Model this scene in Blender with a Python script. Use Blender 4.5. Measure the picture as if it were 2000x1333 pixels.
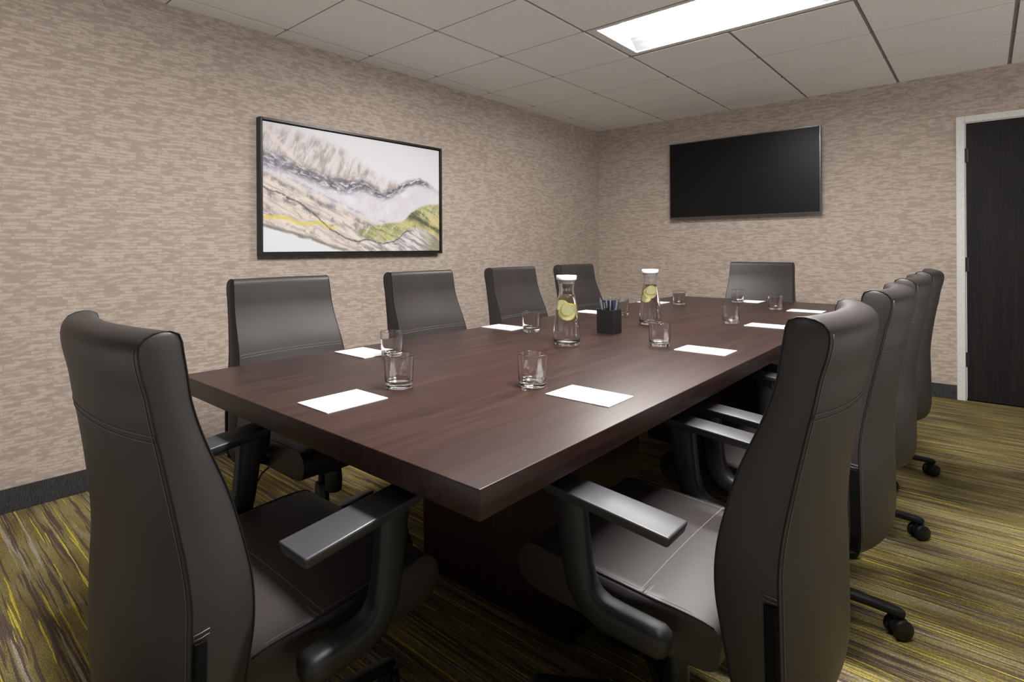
import bpy, bmesh, math, random
from mathutils import Vector, Matrix
for o in list(bpy.data.objects): bpy.data.objects.remove(o)
C = bpy.context.scene.collection
sc = bpy.context.scene
# ------------------------------------------------------------------ camera, world, exposure
YAW = 0.7586; ROLL = -0.0055; CAMZ = 1.1212
cam_d = bpy.data.cameras.new('camera'); cam = bpy.data.objects.new('camera', cam_d); C.objects.link(cam)
cam_d.sensor_width = 36; cam_d.lens = 1092.26/2000*36
cam_d.shift_x = (1000-888.1)/2000; cam_d.shift_y = -(666.5-487.0)/2000
cam_d.clip_start = 0.02
r_ = Vector((math.cos(YAW), math.sin(YAW), 0)); f_ = Vector((-math.sin(YAW), math.cos(YAW), 0)); u_ = Vector((0,0,1))
c0, s0 = math.cos(ROLL), math.sin(ROLL)
rr = c0*r_ + s0*u_; uu = -s0*r_ + c0*u_
M = Matrix((rr, uu, -f_)).transposed().to_4x4(); M.translation = Vector((0,0,CAMZ))
cam.matrix_world = M
sc.camera = cam
sc.view_settings.view_transform = 'Standard'; sc.view_settings.look = 'None'
sc.view_settings.exposure = 2.38; sc.view_settings.gamma = 1.0
try: sc.view_settings.use_curve_mapping = False
except Exception: pass
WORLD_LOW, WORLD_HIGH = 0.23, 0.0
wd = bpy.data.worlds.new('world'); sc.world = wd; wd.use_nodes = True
# added fill light, mostly from below, let in past unbuilt walls onto the ceiling
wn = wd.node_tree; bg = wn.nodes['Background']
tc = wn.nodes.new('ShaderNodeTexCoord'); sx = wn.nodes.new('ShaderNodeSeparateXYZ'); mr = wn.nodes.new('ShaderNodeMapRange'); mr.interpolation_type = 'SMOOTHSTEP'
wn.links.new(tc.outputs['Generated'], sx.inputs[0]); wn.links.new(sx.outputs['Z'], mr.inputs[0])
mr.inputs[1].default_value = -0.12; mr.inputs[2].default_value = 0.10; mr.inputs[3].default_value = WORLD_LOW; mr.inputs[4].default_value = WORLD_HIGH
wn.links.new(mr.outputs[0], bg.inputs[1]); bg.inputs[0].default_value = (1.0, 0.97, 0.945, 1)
LAMP_FAR, LAMP_NEAR = 17.0, 40.0     # emission of the two ceiling luminaires
# ------------------------------------------------------------------ room constants
XL, YB, XR, YF, H = -3.0485, 5.4966, 1.7, -1.4, 2.39
GX, GY, T = -3.5283, 1.0702, 0.6096            # ceiling grid origin and pitch
TX0, TX1, TY0, TY1, TZ = -1.74, -0.566, 0.65, 4.34, 0.75   # table

# ------------------------------------------------------------------ node helpers
class NT:
    def __init__(s, name):
        s.m = bpy.data.materials.new(name); s.m.use_nodes = True
        s.t = s.m.node_tree; s.n = s.t.nodes; s.b = s.n['Principled BSDF']
    def node(s, kind, **kw):
        n = s.n.new(kind)
        for k, v in kw.items(): setattr(n, k, v)
        return n
    def put(s, sock, v):
        if isinstance(v, bpy.types.NodeSocket): s.t.links.new(v, sock)
        elif v is not None:
            if isinstance(v, (tuple, list)) and len(v) == 3 and sock.type == 'RGBA': v = (*v, 1)
            sock.default_value = v
    def math(s, op, a, b=None, c=None, clamp=False):
        n = s.node('ShaderNodeMath', operation=op); n.use_clamp = clamp
        s.put(n.inputs[0], a)
        if b is not None: s.put(n.inputs[1], b)
        if c is not None: s.put(n.inputs[2], c)
        return n.outputs[0]
    def coord(s, kind='Object'):
        return s.node('ShaderNodeTexCoord').outputs[kind]
    def sep(s, v):
        n = s.node('ShaderNodeSeparateXYZ'); s.put(n.inputs[0], v); return n.outputs
    def comb(s, x, y, z):
        n = s.node('ShaderNodeCombineXYZ')
        for i, v in enumerate((x, y, z)): s.put(n.inputs[i], v)
        return n.outputs[0]
    def map(s, v, scale=(1,1,1), loc=(0,0,0), rot=(0,0,0)):
        n = s.node('ShaderNodeMapping'); s.put(n.inputs[0], v)
        n.inputs['Scale'].default_value = scale; n.inputs['Location'].default_value = loc; n.inputs['Rotation'].default_value = rot
        return n.outputs[0]
    def noise(s, v, scale=5, detail=2, rough=0.5, dist=0):
        n = s.node('ShaderNodeTexNoise'); s.put(n.inputs['Vector'], v)
        n.inputs['Scale'].default_value = scale; n.inputs['Detail'].default_value = detail
        n.inputs['Roughness'].default_value = rough; n.inputs['Distortion'].default_value = dist
        return n.outputs[0]
    def smooth(s, x, a, b, lo=0.0, hi=1.0):
        n = s.node('ShaderNodeMapRange', interpolation_type='SMOOTHSTEP')
        s.put(n.inputs[0], x); s.put(n.inputs[1], a); s.put(n.inputs[2], b); s.put(n.inputs[3], lo); s.put(n.inputs[4], hi)
        return n.outputs[0]
    def mix(s, f, a, b, mode='MIX'):
        n = s.node('ShaderNodeMix', data_type='RGBA', blend_type=mode)
        s.put(n.inputs[0], f); s.put(n.inputs[6], a); s.put(n.inputs[7], b); return n.outputs[2]
    def curve(s, x, pts):
        n = s.node('ShaderNodeFloatCurve'); cu = n.mapping.curves[0]
        while len(cu.points) < len(pts): cu.points.new(0.5, 0.5)
        for p, (a, b) in zip(cu.points, pts): p.location = (a, b)
        n.mapping.update(); s.put(n.inputs['Value'], x); return n.outputs[0]
    def bump(s, h, strength=0.3, dist=0.002):
        n = s.node('ShaderNodeBump'); s.put(n.inputs['Height'], h)
        n.inputs['Strength'].default_value = strength; n.inputs['Distance'].default_value = dist
        s.t.links.new(n.outputs[0], s.b.inputs['Normal'])
    def set(s, **kw):
        for k, v in kw.items(): s.put(s.b.inputs[k.replace('_', ' ')], v)
        return s.m

def plain(name, col, rough=0.5, metal=0.0, spec=0.5, var=0.06, scale=60):
    n = NT(name)
    v = n.noise(n.coord(), scale, 3)
    f = n.smooth(v, 0.3, 0.7)
    c = n.mix(f, tuple(x*(1-var) for x in col), tuple(min(1, x*(1+var)) for x in col))
    return n.set(Base_Color=c, Roughness=rough, Metallic=metal, Specular_IOR_Level=spec)

def wallpaper(name, axis):
    n = NT(name); co = n.coord(); s = n.sep(co)
    h = s['Y'] if axis == 'Y' else s['X']; z = s['Z']
    p = n.comb(h, z, 0.0)
    wob = n.noise(n.map(p, (9, 9, 1)), 1, 2)
    zz = n.math('ADD', z, n.math('MULTIPLY', n.math('SUBTRACT', wob, 0.5), 0.012))
    pw = n.comb(h, zz, 0.0)
    br = n.node('ShaderNodeTexBrick'); n.put(br.inputs['Vector'], pw)
    br.offset = 0.37; br.offset_frequency = 2; br.squash = 1.5; br.squash_frequency = 3
    for k, v in (('Color1', (1,1,1,1)), ('Color2', (0,0,0,1)), ('Mortar', (0,0,0,1)), ('Scale', 1.0), ('Mortar Size', 0.0022), ('Mortar Smooth', 0.6), ('Bias', 0.0), ('Brick Width', 0.058), ('Row Height', 0.0145)):
        br.inputs[k].default_value = v
    a = n.noise(n.map(pw, (19, 62, 1)), 1, 2, 0.6)
    b = n.noise(n.map(pw, (5, 9, 1), (3, 7, 0)), 1, 2)
    st = n.math('ADD', n.math('MULTIPLY', a, 0.75), n.math('MULTIPLY', n.math('MULTIPLY', br.outputs[0], 1.0), 0.22))
    st = n.math('ADD', st, n.math('MULTIPLY', n.math('SUBTRACT', b, 0.5), 0.16))
    m = n.smooth(st, 0.36, 0.58)
    weave = n.noise(n.map(p, (260, 800, 1)), 1, 2)
    weave2 = n.noise(n.map(p, (900, 180, 1)), 1, 1)
    wv = n.math('ADD', n.math('MULTIPLY', weave, 0.5), n.math('MULTIPLY', weave2, 0.5))
    c = n.mix(m, (0.405, 0.335, 0.285), (0.555, 0.470, 0.405))
    c = n.mix(n.smooth(wv, 0.35, 0.68), n.mix(1.0, c, (0.80, 0.79, 0.78), 'MULTIPLY'), c)
    n.bump(n.math('ADD', n.math('MULTIPLY', m, 0.5), wv), 0.25, 0.001)
    return n.set(Base_Color=c, Roughness=0.7, Specular_IOR_Level=0.3)

def carpet():
    n = NT('striped_carpet'); co = n.coord()
    wob = n.noise(n.map(co, (9, 9, 1)), 1, 3, 0.6)
    s = n.sep(co)
    y = n.math('ADD', s['Y'], n.math('MULTIPLY', n.math('SUBTRACT', wob, 0.5), 0.008))
    p = n.comb(s['X'], y, 0.0)
    big = n.noise(n.map(p, (2.2, 7, 1), (1, 2, 0)), 1, 3)
    c = n.mix(n.smooth(big, 0.38, 0.62), (0.205, 0.162, 0.054), (0.31, 0.262, 0.112))
    g = n.noise(n.map(p, (1.6, 16, 1), (7, 3, 0)), 1, 3, 0.6)
    c = n.mix(n.math('MULTIPLY', n.smooth(g, 0.55, 0.70), 0.8), c, (0.34, 0.305, 0.23))
    d = n.noise(n.map(p, (1.7, 42, 1), (11, 5, 0)), 1, 2, 0.6)
    c = n.mix(n.math('MULTIPLY', n.smooth(d, 0.545, 0.60), 0.9), c, (0.115, 0.078, 0.066))
    d2 = n.noise(n.map(p, (1.9, 95, 1), (23, 15, 0)), 1, 1, 0.6)
    c = n.mix(n.math('MULTIPLY', n.smooth(d2, 0.575, 0.63), 0.9), c, (0.100, 0.070, 0.060))
    l = n.noise(n.map(p, (1.3, 60, 1), (31, 25, 0)), 1, 1)
    c = n.mix(n.math('MULTIPLY', n.smooth(l, 0.64, 0.69), 0.75), c, (0.47, 0.43, 0.37))
    yl = n.noise(n.map(p, (2.1, 88, 1), (51, 35, 0)), 1, 1)
    c = n.mix(n.smooth(yl, 0.635, 0.665), c, (0.62, 0.52, 0.06))
    # loop pile in rows
    v = n.node('ShaderNodeTexVoronoi'); n.put(v.inputs['Vector'], n.map(co, (150, 230, 1))); v.inputs['Scale'].default_value = 1; v.inputs['Randomness'].default_value = 0.7
    pile = n.smooth(v.outputs['Distance'], 0.15, 0.75, 1.0, 0.0)
    fine = n.noise(co, 350, 2)
    c = n.mix(n.math('MULTIPLY', n.math('SUBTRACT', 1.0, pile), 0.6), c, n.mix(1.0, c, (0.35, 0.33, 0.32), 'MULTIPLY'))
    n.bump(n.math('ADD', pile, fine), 0.6, 0.003)
    return n.set(Base_Color=c, Roughness=0.95, Specular_IOR_Level=0.15)

def wood(name, c1, c2, c3, rough=0.28, axis='Y', spec=0.33):
    n = NT(name); co = n.coord()
    sc1 = (34, 1.6, 34) if axis == 'Y' else ((1.6, 34, 34) if axis == 'X' else (34, 34, 1.6))
    sc2 = tuple(x*4.5 for x in sc1)
    a = n.noise(n.map(co, sc1), 1, 4, 0.6, 0.6)
    b = n.noise(n.map(co, sc2, (3, 4, 5)), 1, 3, 0.6)
    big = n.noise(n.map(co, (2.2, 1.4, 2.2)), 1, 3)
    c = n.mix(n.smooth(a, 0.35, 0.68), c1, c2)
    c = n.mix(n.math('MULTIPLY', n.smooth(b, 0.5, 0.72), 0.55), c, c3)
    c = n.mix(n.math('MULTIPLY', n.smooth(big, 0.52, 0.72), 0.25), c, tuple(x*y for x, y in zip(c2, (1.2, 0.98, 0.92))))
    n.bump(n.math('ADD', a, b), 0.04, 0.001)
    return n.set(Base_Color=c, Roughness=n.math('ADD', rough, n.math('MULTIPLY', b, 0.08)), Specular_IOR_Level=spec)

def leather():
    n = NT('grey_brown_leather'); co = n.coord()
    g = n.noise(co, 420, 3); big = n.noise(co, 5, 3)
    v = n.node('ShaderNodeTexVoronoi'); n.put(v.inputs['Vector'], co); v.inputs['Scale'].default_value = 520
    c = n.mix(n.smooth(big, 0.3, 0.7), (0.025, 0.0205, 0.0200), (0.031, 0.0255, 0.0250))
    n.bump(n.math('ADD', g, v.outputs['Distance']), 0.10, 0.0006)
    return n.set(Base_Color=c, Roughness=0.47, Specular_IOR_Level=0.42)

def tile():
    n = NT('ceiling_tile'); co = n.coord()
    a = n.noise(co, 130, 4, 0.7); b = n.noise(co, 9, 2)
    c = n.mix(n.smooth(a, 0.35, 0.65), (0.80, 0.785, 0.76), (0.88, 0.865, 0.84))
    c = n.mix(n.math('MULTIPLY', n.smooth(b, 0.4, 0.7), 0.15), c, (0.78, 0.76, 0.735))
    n.bump(a, 0.25, 0.002)
    return n.set(Base_Color=c, Roughness=0.9, Specular_IOR_Level=0.2)

def glass(name, ior=1.5, col=(1,1,1)):
    n = NT(name); n.noise(n.coord(), 3, 1)
    return n.set(Base_Color=col, Roughness=0.0, Transmission_Weight=1.0, IOR=ior)

def emissive(name, col, strength):
    n = NT(name)
    return n.set(Base_Color=(0.9,0.9,0.9), Emission_Color=col, Emission_Strength=strength, Roughness=0.4)

def baseboard_mat():
    n = NT('charcoal_baseboard'); co = n.coord()
    a = n.noise(n.map(co, (300, 300, 40)), 1, 3); b = n.noise(co, 500, 2)
    c = n.mix(n.smooth(n.math('MULTIPLY', n.math('ADD', a, b), 0.5), 0.4, 0.62), (0.020, 0.020, 0.022), (0.062, 0.060, 0.062))
    n.bump(b, 0.4, 0.001)
    return n.set(Base_Color=c, Roughness=0.85, Specular_IOR_Level=0.2)

def artwork_mat():
    # canvas local coords: X 0..1 left to right, Y 0..1 bottom to top (object coordinates scaled)
    n = NT('painted_canvas'); co = n.coord('Generated'); s = n.sep(co)
    u0, v0 = s['Y'], s['Z']
    p0 = n.comb(n.math('MULTIPLY', u0, 1.84), v0, 0.0)
    w1 = n.noise(n.map(p0, (3, 3, 1)), 1, 4, 0.6); w2 = n.noise(n.map(p0, (11, 11, 1), (5, 2, 0)), 1, 4, 0.65); w3 = n.noise(n.map(p0, (45, 45, 1), (2, 9, 0)), 1, 3, 0.7)
    u = u0
    v = n.math('ADD', v0, n.math('ADD', n.math('MULTIPLY', n.math('SUBTRACT', w1, 0.5), 0.05), n.math('MULTIPLY', n.math('SUBTRACT', w2, 0.5), 0.035)))
    # diagonal fibres
    uu_ = n.math('MULTIPLY', u, 1.84)
    al_ = n.math('SUBTRACT', n.math('MULTIPLY', uu_, 0.90), n.math('MULTIPLY', v, 0.44))
    ac_ = n.math('ADD', n.math('MULTIPLY', uu_, 0.44), n.math('MULTIPLY', v, 0.90))
    fib = n.noise(n.map(n.comb(al_, ac_, 0.0), (4.5, 26, 1)), 1, 5, 0.7, 0.8)
    fib2 = n.noise(n.map(n.comb(al_, ac_, 0.0), (16, 5, 1), (3, 1, 0)), 1, 5, 0.7, 0.5)
    def above(cv, soft=0.02):   # 1 above the line
        d = n.math('SUBTRACT', v, cv); return n.smooth(d, -soft, soft), d
    def mul(*a):
        r = a[0]
        for x in a[1:]: r = n.math('MULTIPLY', r, x)
        return r
    inv = lambda x: n.math('SUBTRACT', 1.0, x)
    white = (0.70, 0.70, 0.735); lilac = (0.59, 0.555, 0.615)
    rip = n.node('ShaderNodeTexWave', wave_type='BANDS', bands_direction='Y'); n.put(rip.inputs['Vector'], n.comb(n.math('MULTIPLY', u, 0.35), v, 0.0))
    rip.inputs['Scale'].default_value = 13; rip.inputs['Distortion'].default_value = 3.5; rip.inputs['Detail'].default_value = 2
    c = n.mix(mul(n.smooth(u, 0.45, 0.7), n.smooth(rip.outputs[0], 0.5, 1.0), 0.35), white, (0.60, 0.61, 0.66))
    band = n.curve(u, [(0,.725),(.12,.675),(.228,.615),(.385,.565),(.494,.575),(.63,.512),(.726,.587),(.80,.648),(.88,.660),(1,.56)])
    ab, db = above(band, 0.012)
    upper = n.curve(u, [(0,1.0),(.10,.97),(.308,.91),(.458,.80),(.597,.68),(.75,.62),(1,.6)])
    au, du = above(upper, 0.05)
    wash = mul(ab, inv(au))
    tone = n.mix(n.smooth(fib2, 0.35, 0.68), (0.62, 0.54, 0.51), (0.36, 0.31, 0.31))
    c = n.mix(mul(wash, n.smooth(fib2, 0.32, 0.62, 0.25, 0.95)), c, tone)
    # pale peach streak upper left
    st = n.curve(u, [(0,.97),(.10,.80),(.22,.62),(.35,.5),(1,.3)])
    ds = n.math('ABSOLUTE', n.math('SUBTRACT', v, st))
    c = n.mix(mul(n.smooth(ds, 0.0, 0.05, 0.75, 0.0), inv(n.smooth(u, 0.25, 0.35))), c, (0.76, 0.66, 0.58))
    # below the dark band
    below = inv(ab)
    c = n.mix(mul(below, n.smooth(w2, 0.3, 0.7, 0.35, 0.95)), c, lilac)
    c = n.mix(mul(below, n.smooth(w1, 0.52, 0.66), 0.8), c, white)
    # beige strata lower left
    strat = n.curve(u, [(0,.64),(.10,.56),(.25,.46),(.40,.36),(.55,.27),(.68,.22),(1,.05)])
    as_, _ = above(strat, 0.03)
    bt = n.mix(n.smooth(fib, 0.36, 0.60), (0.42, 0.37, 0.35), (0.72, 0.64, 0.56))
    bt = n.mix(n.smooth(w2, 0.55, 0.68), bt, (0.30, 0.24, 0.23))
    c = n.mix(mul(inv(as_), inv(n.smooth(u, 0.5, 0.72)), 0.95), c, bt)
    # grey streaks following the strata
    for off, wd_, al in ((-0.04, 0.018, 0.8), (-0.15, 0.012, 0.7), (0.03, 0.010, 0.45)):
        d = n.math('ABSOLUTE', n.math('SUBTRACT', n.math('SUBTRACT', v, strat), off))
        c = n.mix(mul(n.smooth(d, 0.0, wd_*2, al, 0.0), n.smooth(w2, 0.42, 0.6), inv(n.smooth(u, 0.6, 0.75))), c, (0.20, 0.19, 0.21))
    # dark band itself
    dabs = n.math('ABSOLUTE', db)
    wdt = n.curve(u, [(0,.09),(.25,.075),(.45,.08),(.63,.055),(.8,.045),(.95,.03),(1,.02)])
    m = n.smooth(n.math('DIVIDE', dabs, wdt), 0.2, 1.25, 1.0, 0.0)
    bn = n.noise(n.comb(n.math('MULTIPLY', u, 26), n.math('MULTIPLY', db, 38), 0.0), 1, 4, 0.7, 0.5)
    c = n.mix(mul(m, n.smooth(bn, 0.34, 0.56), n.smooth(u, 0.88, 0.99, 1.0, 0.15)), c, n.mix(n.smooth(w2, 0.4, 0.65), (0.12, 0.11, 0.13), (0.22, 0.22, 0.28)))
    # green hill on the right
    gt = n.curve(u, [(0,.05),(.40,.14),(.50,.20),(.60,.245),(.74,.285),(.80,.36),(.90,.44),(1,.475)])
    gb = n.curve(u, [(0,.10),(.42,.17),(.50,.12),(.60,.085),(.70,.11),(.80,.21),(.90,.20),(1,.10)])
    at, _ = above(gt, 0.012); abm, dgb = above(gb, 0.012)
    gm = mul(inv(at), abm, n.smooth(u, 0.42, 0.50))
    gc = n.mix(n.smooth(fib, 0.36, 0.62), (0.17, 0.18, 0.08), (0.50, 0.49, 0.22))
    gc = n.mix(n.math('MULTIPLY', n.smooth(fib2, 0.52, 0.68), 0.7), gc, (0.66, 0.66, 0.50))
    gc = n.mix(mul(n.smooth(w1, 0.45, 0.65), n.smooth(u, 0.55, 0.8)), gc, (0.60, 0.52, 0.22))
    dk = n.curve(u, [(0,.2),(.70,.20),(.78,.33),(.88,.28),(1,.19)])
    dd = n.math('ABSOLUTE', n.math('SUBTRACT', n.math('ADD', v, n.math('MULTIPLY', n.math('SUBTRACT', fib, 0.5), 0.16)), dk))
    gc = n.mix(mul(n.smooth(dd, 0.0, 0.07, 0.95, 0.0), n.smooth(u, 0.74, 0.80)), gc, (0.05, 0.06, 0.03))
    c = n.mix(mul(gm, n.smooth(fib2, 0.30, 0.5, 0.55, 0.97)), c, gc)
    # under the hill: grey and white rock
    um = mul(inv(abm), n.smooth(u, 0.45, 0.55))
    uc = n.mix(n.smooth(fib, 0.40, 0.60), (0.24, 0.22, 0.22), (0.70, 0.66, 0.64))
    uc = n.mix(mul(n.smooth(u, 0.84, 0.98), 0.85), uc, (0.22, 0.19, 0.08))
    c = n.mix(mul(um, 0.9), c, uc)
    # yellow vein, left
    yv = n.curve(u, [(0,.27),(.10,.265),(.18,.225),(.25,.235),(.33,.20),(1,.0)])
    dy = n.math('ABSOLUTE', n.math('SUBTRACT', v, yv))
    c = n.mix(mul(n.smooth(dy, 0.0, 0.028, 0.95, 0.0), inv(n.smooth(u, 0.30, 0.38))), c, (0.66, 0.56, 0.12))
    # ink line
    ink = n.curve(u, [(0,.5),(.10,.44),(.22,.33),(.28,.24),(.36,.15),(.45,.09),(.52,.10),(.60,.075),(.70,.10),(.78,.19),(1,.05)])
    di = n.math('ABSOLUTE', n.math('SUBTRACT', v, ink))
    c = n.mix(mul(n.smooth(di, 0.0, 0.014, 0.9, 0.0), inv(n.smooth(u, 0.76, 0.84)), n.smooth(w3, 0.3, 0.5)), c, (0.07, 0.06, 0.07))
    # white corner, bottom left, with a grey rim
    wl = n.curve(u, [(0,.19),(.12,.135),(.26,.07),(.38,.0),(1,.0)])
    aw, dw = above(wl, 0.008)
    c = n.mix(mul(inv(aw), inv(n.smooth(u, 0.36, 0.40))), c, (0.70, 0.72, 0.76))
    c = n.mix(mul(n.smooth(n.math('ABSOLUTE', n.math('SUBTRACT', dw, 0.018)), 0.0, 0.022, 0.85, 0.0), inv(n.smooth(u, 0.38, 0.44))), c, (0.17, 0.18, 0.16))
    return n.set(Base_Color=c, Roughness=0.55, Specular_IOR_Level=0.3)

MT = {}
MT['wall_y'] = wallpaper('woven_wallpaper_side', 'Y'); MT['wall_x'] = wallpaper('woven_wallpaper_end', 'X')
MT['carpet'] = carpet(); MT['tile'] = tile()
MT['tee'] = plain('ceiling_grid', (0.24, 0.23, 0.215), 0.6)
MT['base'] = baseboard_mat()
MT['wood'] = wood('mahogany_table', (0.020, 0.0088, 0.0070), (0.036, 0.0165, 0.0132), (0.008, 0.0036, 0.003), 0.32)
MT['wood_v'] = wood('mahogany_pedestal', (0.026, 0.011, 0.009), (0.040, 0.018, 0.015), (0.014, 0.006, 0.006), 0.35, 'Z')
MT['door'] = wood('espresso_door', (0.008, 0.0065, 0.0065), (0.013, 0.0105, 0.010), (0.0055, 0.005, 0.005), 0.55, 'Z', 0.2)
MT['casing'] = plain('grey_white_paint', (0.62, 0.61, 0.59), 0.45)
MT['leather'] = leather()
MT['piping'] = plain('black_piping', (0.006, 0.0055, 0.0055), 0.45, spec=0.3)
MT['matt_black'] = plain('matt_black', (0.004, 0.004, 0.004), 0.7, spec=0.12)
MT['stitch'] = plain('stitch_thread', (0.16, 0.14, 0.135), 0.7)
MT['plastic'] = plain('black_plastic', (0.009, 0.009, 0.0105), 0.48, var=0.12, scale=700)
MT['pad'] = plain('black_arm_pad', (0.035, 0.035, 0.040), 0.42, var=0.25, scale=600)
MT['steel'] = plain('black_steel', (0.03, 0.03, 0.032), 0.3, 0.6)
MT['glass'] = glass('clear_glass'); MT['water'] = glass('water', 1.33)
MT['white'] = plain('white_plastic', (0.80, 0.80, 0.78), 0.4, var=0.02)
MT['white_wall'] = plain('off_white_paint', (0.78, 0.76, 0.72), 0.7, var=0.02, scale=8)
MT['paper'] = plain('white_paper', (0.74, 0.75, 0.765), 0.7, var=0.01)
MT['lemon_rind'] = plain('lemon_rind', (0.92, 0.76, 0.12), 0.4)
MT['lemon_flesh'] = plain('lemon_flesh', (0.97, 0.93, 0.50), 0.4, var=0.10, scale=300)
MT['screen'] = plain('tv_screen', (0.004, 0.004, 0.0045), 0.33, var=0.0, spec=0.2)
MT['tv_frame'] = plain('tv_frame', (0.02, 0.02, 0.022), 0.3)
MT['tv_trim'] = plain('tv_trim', (0.10, 0.10, 0.11), 0.25, 0.8)
MT['frame'] = plain('black_picture_frame', (0.014, 0.013, 0.013), 0.33)
MT['art'] = artwork_mat()
MT['lens'] = emissive('glowing_diffuser_far', (1.0, 0.975, 0.95), LAMP_FAR); MT['lens_near'] = emissive('glowing_diffuser_near', (1.0, 0.975, 0.95), LAMP_NEAR)
MT['reflector'] = plain('satin_grey_reflector', (0.14, 0.14, 0.145), 0.6, var=0.01, spec=0.2); MT['lamp_frame'] = plain('white_lamp_frame', (0.72, 0.71, 0.69), 0.5, var=0.01)
MT['cup'] = plain('black_pen_cup', (0.007, 0.007, 0.007), 0.45)
MT['pen_b'] = plain('blue_black_pen', (0.022, 0.035, 0.060), 0.2)
MT['pen_k'] = plain('black_pen', (0.010, 0.011, 0.014), 0.2)
MT['pen_g'] = plain('slate_pen', (0.10, 0.13, 0.17), 0.2)
MT['chrome'] = plain('chrome', (0.7, 0.7, 0.72), 0.15, 1.0)

# ------------------------------------------------------------------ mesh helpers
def link(name, me, mat, parent=None, loc=None):
    o = bpy.data.objects.new(name, me); C.objects.link(o)
    if mat is not None: me.materials.append(mat)
    if parent is not None: o.parent = parent
    if loc is not None: o.location = loc
    return o
def from_bm(name, bm, mat, parent=None, smooth=False, angle=None, loc=None):
    bmesh.ops.recalc_face_normals(bm, faces=bm.faces)
    me = bpy.data.meshes.new(name); bm.to_mesh(me); bm.free()
    if smooth:
        for p in me.polygons: p.use_smooth = True
        if angle:
            me.set_sharp_from_angle(angle=math.radians(angle))
    return link(name, me, mat, parent, loc)
def box(bm, x0, x1, y0, y1, z0, z1, bev=0.0, seg=2):
    r = bmesh.ops.create_cube(bm, size=1)
    vs = r['verts']
    for v in vs:
        v.co = Vector((x0+(v.co.x+.5)*(x1-x0), y0+(v.co.y+.5)*(y1-y0), z0+(v.co.z+.5)*(z1-z0)))
    if bev > 0:
        es = list({e for v in vs for e in v.link_edges})
        bmesh.ops.bevel(bm, geom=es, offset=bev, segments=seg, affect='EDGES', profile=0.5)
def lathe(bm, prof, seg=40, cx=0, cy=0, cz=0, cap0=False, cap1=False):
    rings = []
    for r, z in prof:
        if r < 1e-6: rings.append([bm.verts.new((cx, cy, cz+z))])
        else: rings.append([bm.verts.new((cx+r*math.cos(2*math.pi*i/seg), cy+r*math.sin(2*math.pi*i/seg), cz+z)) for i in range(seg)])
    for a, b in zip(rings, rings[1:]):
        for i in range(seg):
            j = (i+1) % seg
            if len(a) == 1 and len(b) == 1: continue
            if len(a) == 1: bm.faces.new((a[0], b[i], b[j]))
            elif len(b) == 1: bm.faces.new((a[i], a[j], b[0]))
            else: bm.faces.new((a[i], a[j], b[j], b[i]))
    if cap0 and len(rings[0]) > 1: bm.faces.new(rings[0])
    if cap1 and len(rings[-1]) > 1: bm.faces.new(rings[-1])
def sweep(bm, pts, w, h=None, seg=8, power=2.0, closed=False, up=Vector((0,0,1)), caps=True):
    """superellipse section swept along pts; w[i] half size sideways, h[i] half size along the in-plane normal"""
    pts = [Vector(p) for p in pts]; n = len(pts)
    if not isinstance(w, (list, tuple)): w = [w]*n
    if h is None: h = w
    if not isinstance(h, (list, tuple)): h = [h]*n
    rings = []
    for i in range(n):
        a = pts[i-1] if (i > 0 or closed) else pts[i]
        b = pts[(i+1) % n] if (i < n-1 or closed) else pts[i]
        t = (b-a).normalized()
        side = t.cross(up)
        if side.length < 1e-4: side = t.cross(Vector((1,0,0)))
        side.normalize(); nn = side.cross(t).normalized()
        ring = []
        for k in range(seg):
            th = 2*math.pi*(k+.5)/seg; c, s = math.cos(th), math.sin(th)
            e = 2.0/power
            x = math.copysign(abs(c)**e, c)*w[i]; y = math.copysign(abs(s)**e, s)*h[i]
            ring.append(bm.verts.new(pts[i]+side*x+nn*y))
        rings.append(ring)
    m = n if closed else n-1
    for i in range(m):
        a, b = rings[i], rings[(i+1) % n]
        for k in range(seg):
            j = (k+1) % seg; bm.faces.new((a[k], a[j], b[j], b[k]))
    if caps and not closed:
        bm.faces.new(rings[0]); bm.faces.new(rings[-1])
def tag(o, label=None, cat=None, group=None, kind=None):
    if label: o['label'] = label
    if cat: o['category'] = cat
    if group: o['group'] = group
    if kind: o['kind'] = kind
    return o
def empty(name, loc=(0,0,0), rz=0.0):
    o = bpy.data.objects.new(name, None); C.objects.link(o); o.location = loc; o.rotation_euler = (0,0,rz); o.empty_display_size = .1
    return o
def kids(o): return [c for c in bpy.data.objects if c.parent == o]
def copy_tree(o, parent=None):
    ch = kids(o)
    c = o.copy(); C.objects.link(c); c.parent = parent
    for k in ch: copy_tree(k, c)
    return c
def interp(x, pts):
    """smooth monotone-ish interpolation through (x, y) points"""
    if x <= pts[0][0]: return pts[0][1]
    if x >= pts[-1][0]: return pts[-1][1]
    for i in range(len(pts)-1):
        if pts[i][0] <= x <= pts[i+1][0]:
            x0, y0 = pts[i]; x1, y1 = pts[i+1]
            xm, ym = pts[i-1] if i > 0 else (x0-(x1-x0), y0-(y1-y0))
            xp, yp = pts[i+2] if i+2 < len(pts) else (x1+(x1-x0), y1+(y1-y0))
            m0 = (y1-ym)/(x1-xm); m1 = (yp-y0)/(xp-x0); h = x1-x0; t = (x-x0)/h
            return (2*t**3-3*t**2+1)*y0+(t**3-2*t**2+t)*h*m0+(-2*t**3+3*t**2)*y1+(t**3-t**2)*h*m1

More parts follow.
